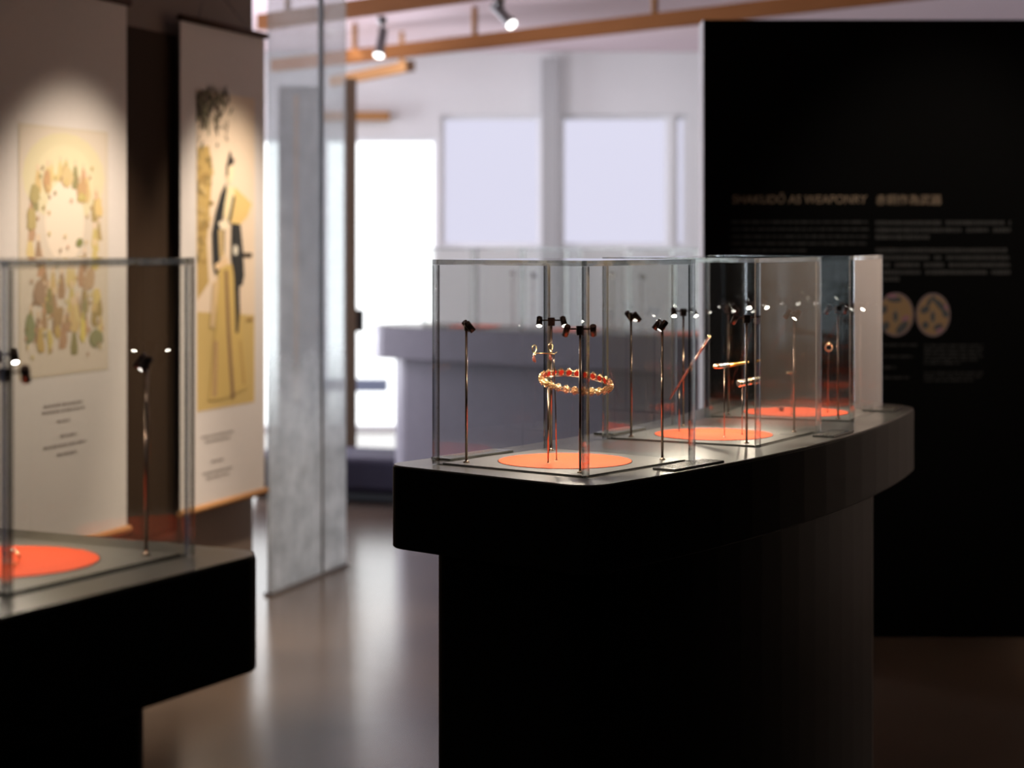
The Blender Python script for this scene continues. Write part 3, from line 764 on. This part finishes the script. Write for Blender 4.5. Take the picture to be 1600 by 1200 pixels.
def paint_crowd(k0):
    class K:
        def poly(s, p, c): k0.poly(p, tuple(x*.74+236*.26*f for x, f in zip(c, (1, .9, .75))))
        def rect(s, x0, y0, x1, y1, c): k0.rect(x0, y0, x1, y1, c)
        def oval(s, a, b, c, d, col, *r): k0.oval(a, b, c, d, tuple(x*.74+236*.26*f for x, f in zip(col, (1, .9, .75))), *r)
    k = K()
    k.rect(0, 0, 1, 1, (206, 192, 168)); k.rect(.02, .01, .98, .99, (212, 198, 178))
    k.oval(.5, .2, .46, .18, (206, 198, 160), 20); k.oval(.5, .2, .32, .13, (212, 204, 166), 20); k.oval(.5, .38, .22, .17, (228, 214, 196), 20)
    P = [(150, 130, 78), (176, 148, 84), (196, 168, 110), (150, 118, 88), (166, 128, 98), (190, 172, 96), (120, 116, 72), (182, 136, 104), (204, 182, 120), (136, 108, 84)]
    def figure(u, v, s, c, tilt=0):
        w_ = .036*s; h_ = .042*s
        q = [(u-w_*.35, v-h_), (u+w_*.35, v-h_), (u+w_, v+h_*.4), (u+w_*.8+tilt, v+h_), (u-w_*.8+tilt, v+h_), (u-w_, v+h_*.4)]
        k.poly(list(reversed(q)), c); k.oval(u, v-h_*1.25, w_*.42, h_*.32, (216, 188, 158), 8); pass
    for i in range(26):                       # ring of little figures
        a = 2*pi*i/26 + random.uniform(-.1, .1); e = random.uniform(.9, 1.15)
        figure(.5 + .36*e*cos(a), .40 + .225*e*sin(a), random.uniform(.8, 1.25), random.choice(P), random.uniform(-.02, .02))
    for i in range(30):                       # crowd at the bottom
        figure(random.uniform(.1, .92), random.uniform(.66, .88), random.uniform(.8, 1.3), random.choice(P), random.uniform(-.02, .02))
    for (u, v, a, b, c) in ((.12, .81, .07, .075, (112, 122, 84)), (.66, .465, .05, .02, (98, 108, 52)), (.86, .86, .11, .045, (118, 122, 84)), (.70, .82, .04, .09, (214, 196, 92)), (.33, .86, .035, .07, (196, 178, 100)), (.22, .66, .10, .055, (146, 118, 96)), (.42, .76, .08, .05, (150, 122, 84)), (.72, .74, .025, .06, (120, 122, 84)), (.52, .2, .10, .05, (196, 172, 120)), (.3, .22, .05, .06, (176, 132, 88)), (.7, .25, .07, .055, (176, 138, 92)), (.68, .28, .06, .025, (172, 158, 84)), (.17, .27, .07, .05, (150, 138, 84)), (.13, .38, .06, .06, (160, 144, 88)), (.88, .32, .07, .05, (206, 178, 112)), (.78, .62, .09, .06, (172, 142, 110)), (.86, .69, .06, .04, (202, 180, 108))):
        k.oval(u, v, a*.8, b*.8, c, 12, 0, .25)
    for i in range(60): k.oval(random.uniform(.06, .95), random.uniform(.12, .93), .012, .01, random.choice(P), 6)
def paint_figure(k):
    def S(x, y):                              # from measured picture coordinates
        u = (x-50)/222; t = 35+u*45; b = 1145-u*35; return (u, (y-t)/(b-t))
    def P(pts, c):
        q = [S(*p) for p in pts]
        a = sum(q[i-1][0]*q[i][1]-q[i][0]*q[i-1][1] for i in range(len(q)))
        k.poly(q if a < 0 else list(reversed(q)), c)
    k.rect(0, 0, 1, 1, (228, 206, 178)); P([(52, 800), (270, 815), (270, 1108), (52, 1142)], (200, 172, 108))
    P([(52, 235), (95, 230), (108, 300), (100, 420), (88, 560), (95, 700), (52, 760)], (188, 158, 96))
    for i in range(150):
        x = 52 + abs(random.gauss(0, 52)); y = 45 + abs(random.gauss(0, 72))
        if x < 200 and y < 270:
            u, v = S(x, y); k.oval(u, v, random.uniform(.015, .045), random.uniform(.004, .011), random.choice([(88, 76, 62), (104, 96, 76), (120, 116, 88), (74, 66, 58)]), 7, random.uniform(-1, 1))
    for i in range(40):
        u, v = S(random.uniform(54, 105), random.uniform(260, 640)); k.oval(u, v, random.uniform(.02, .05), random.uniform(.006, .014), random.choice([(170, 140, 84), (150, 128, 80), (196, 168, 110)]), 7)
    P([(128, 640), (192, 640), (212, 800), (240, 1060), (150, 1100), (92, 1105), (118, 850)], (204, 174, 104))
    P([(108, 700), (130, 690), (112, 860), (98, 850)], (216, 186, 140))
    P([(150, 660), (163, 660), (172, 860), (190, 1096), (176, 1098), (160, 880)], (142, 112, 80))
    P([(110, 900), (126, 900), (122, 1090), (104, 1095)], (184, 150, 104)); P([(205, 900), (216, 900), (232, 1050), (220, 1052)], (184, 152, 92))
    P([(188, 375), (258, 436), (240, 480), (200, 515), (176, 500), (176, 400)], (222, 190, 122))
    P([(160, 372), (190, 380), (180, 480), (160, 500), (146, 470)], (232, 212, 166))
    P([(155, 362), (138, 395), (118, 460), (104, 530), (108, 640), (118, 676), (132, 660), (136, 560), (144, 470), (160, 385)], (52, 52, 50))
    P([(184, 405), (192, 410), (178, 480), (168, 500), (164, 490)], (66, 62, 56))
    P([(178, 500), (212, 505), (222, 590), (228, 680), (220, 712), (206, 716), (190, 700), (176, 620)], (54, 54, 52))
    P([(184, 640), (208, 712), (210, 800), (204, 874), (194, 876), (190, 760)], (56, 54, 50))
    P([(220, 602), (258, 604), (258, 618), (222, 616)], (72, 62, 50)); k.oval(*S(193, 592), .045, .017, (214, 206, 186), 12)
    P([(126, 495), (160, 486), (168, 515), (140, 524)], (238, 222, 190)); P([(112, 640), (158, 612), (164, 640), (120, 660)], (226, 194, 150))
    P([(128, 520), (152, 522), (150, 610), (132, 618)], (204, 176, 122)); P([(144, 520), (150, 520), (150, 600), (146, 600)], (70, 62, 54))
    P([(158, 300), (178, 292), (188, 316), (182, 352), (170, 368), (160, 352)], (236, 212, 174))
    P([(160, 298), (172, 250), (180, 276), (190, 284), (184, 300), (168, 304)], (66, 60, 54)); P([(158, 300), (166, 296), (164, 340), (158, 336)], (74, 66, 58))
    P([(236, 826), (264, 824), (264, 832), (236, 834)], (170, 136, 84))
# scroll two runs from t=-.70 to 0, scroll one from about -1.92 to -1.10
scroll('hanging scroll with a standing robed figure in black, beside the glass screen', -.362, .700, .445, 2.265, M_DOWEL, paint_figure, (-.590, -.103, .800, 2.018), [(-.42, .70, .26), (-.42, .68, .2), (-.42, .60, .10), (-.42, .56, .24), (-.42, .54, .18)])
T1 = -1.10
scroll('hanging scroll crowded with small figures round an oval, at left edge', T1-.43, .86, .445, 2.275, M_DOWEL, paint_crowd, (T1-.674, T1-.130, 1.003, 1.823), [(T1-.41, .905, .24), (T1-.41, .885, .26), (T1-.41, .85, .08), (T1-.38, .80, .10), (T1-.40, .77, .26), (T1-.39, .74, .12)])

# ---------------------------------------------------------------- timber beams, hangers and track lamps at the far ceiling
def beam(label, p0, p1, z, hh, ww, m, hang=(), end=None):
    a = Vector((p0[0], p0[1], 0)); b = Vector((p1[0], p1[1], 0)); c = (a+b)/2
    root = empty('timber_beam', (c.x, c.y, z), math.atan2(b.y-a.y, b.x-a.x)); tag(root, label, 'beam', 'timber beams')
    L = (b-a).length
    MB().box((-L/2, -ww/2, 0), (L/2, ww/2, hh)).build('timber', m, root)
    for f in hang:
        MB().rod((-L/2+f*L, 0, hh), (-L/2+f*L, 0, CH-z), .018, 8).build('hanger', M_TIMBER, root)
    if end is not None:
        MB().box((L/2*end-.002, -ww/2-.003, -.003), (L/2*end+.006, ww/2+.003, hh+.003)).build('end_cap', M_DOWEL, root)
zb = 2.62
def bp(px, py, z=zb):
    y = FPX*(z-EYE)/(HOR-py); return ((px-800)*y/FPX, y)
beam('long lit timber beam running across in front of the back wall', bp(428, 112), bp(1500, -8), zb, .085, .06, M_TIMBER_D, (.163, .376, .645))
beam('nearer timber beam at the top carrying the two track lamps', bp(408, 47), bp(905, -22), zb, .085, .06, M_TIMBER_D, (.1, .8))
beam('short timber beam with a dark end beside the brown door', bp(520, 135, 2.6), bp(641, 111, 2.6), 2.6, .07, .06, M_TIMBER, (.9,), 1)
def track_lamp(label, px, py, y, tilt, top):
    c = at(px, py, y); root = empty('track_lamp', (c.x, c.y, c.z)); tag(root, label, 'spotlight', 'track lamps on the beam')
    d = Vector(tilt).normalized()
    bd = MB().lathe([(.020, 0), (.025, .004), (.025, .135), (.030, .140), (.030, .160), (.027, .162)], -d*.16, d, 18).build('lamp_body', M_GREYMETAL, root)
    MB().lathe([(.0265, 0), (.0265, .002)], d*.0025, d, 18).build('lens', M_LAMPGLOW, bd)
    k = -d*.11; MB().rod(tuple(k), (k.x, k.y, top-c.z), .008, 8).rod((k.x, k.y, top-c.z-.04), (k.x, k.y, top-c.z), .024, 12).build('stem', M_GREYMETAL, root)
track_lamp('grey cylinder track lamp hanging straight down with a glowing lens', 592, 86, 10.0, (-.12, -.45, -.9), zb)
track_lamp('grey cylinder track lamp tilted to the right at the top', 799, 38, 9.23, (.50, -.55, -.62), zb)

# ---------------------------------------------------------------- far end furniture
def ray(px, y): return (px-800)*y/FPX
d1 = empty('door_1', (ray(547, 11.4), 11.4, 0), math.atan2(-ray(547, 1), 1)); struct(d1, 'brown door leaf standing open edge-on with a black handle')
MB().box((-.038, 0, .01), (.038, .85, 2.41)).build('leaf', M_DOORBROWN, d1)
MB().rbox((.038, .02, .905), (.082, .07, 1.035), .005).build('handle', M_BLACKMETAL, d1)
d2 = empty('door_2', (ray(466, 10.6), 10.6, 0)); struct(d2, 'grey door panel seen through the glass screen')
MB().box((-.11, 0, .0), (.13, .05, 2.30)).build('leaf', M_GREYDOOR, d2)
MB().box((-.022, -.012, .55), (.0, -.0005, 2.25)).build('orange_strip', mat('patchy_orange', (.72, .36, .14), .6, noise=(3, .5)), d2)  # narrow patchy orange strip down the grey panel
bn = empty('low_bench', (-.86, 10.86, 0), R(-19)); tag(bn, 'low dark navy upholstered bench on the floor before the brown door', 'bench')
MB().rbox((-.55, -.24, .0), (.50, .24, .06), .02).build('plinth', M_BLACKMETAL, bn)
sm = MB().rbox((-.60, -.27, .06), (.55, .27, .25), .05).build('cushion', M_NAVY, bn)
MB().box((-.52, -.001, .2502), (.47, .004, .2515)).build('seam_line', M_BLACKMETAL, bn)
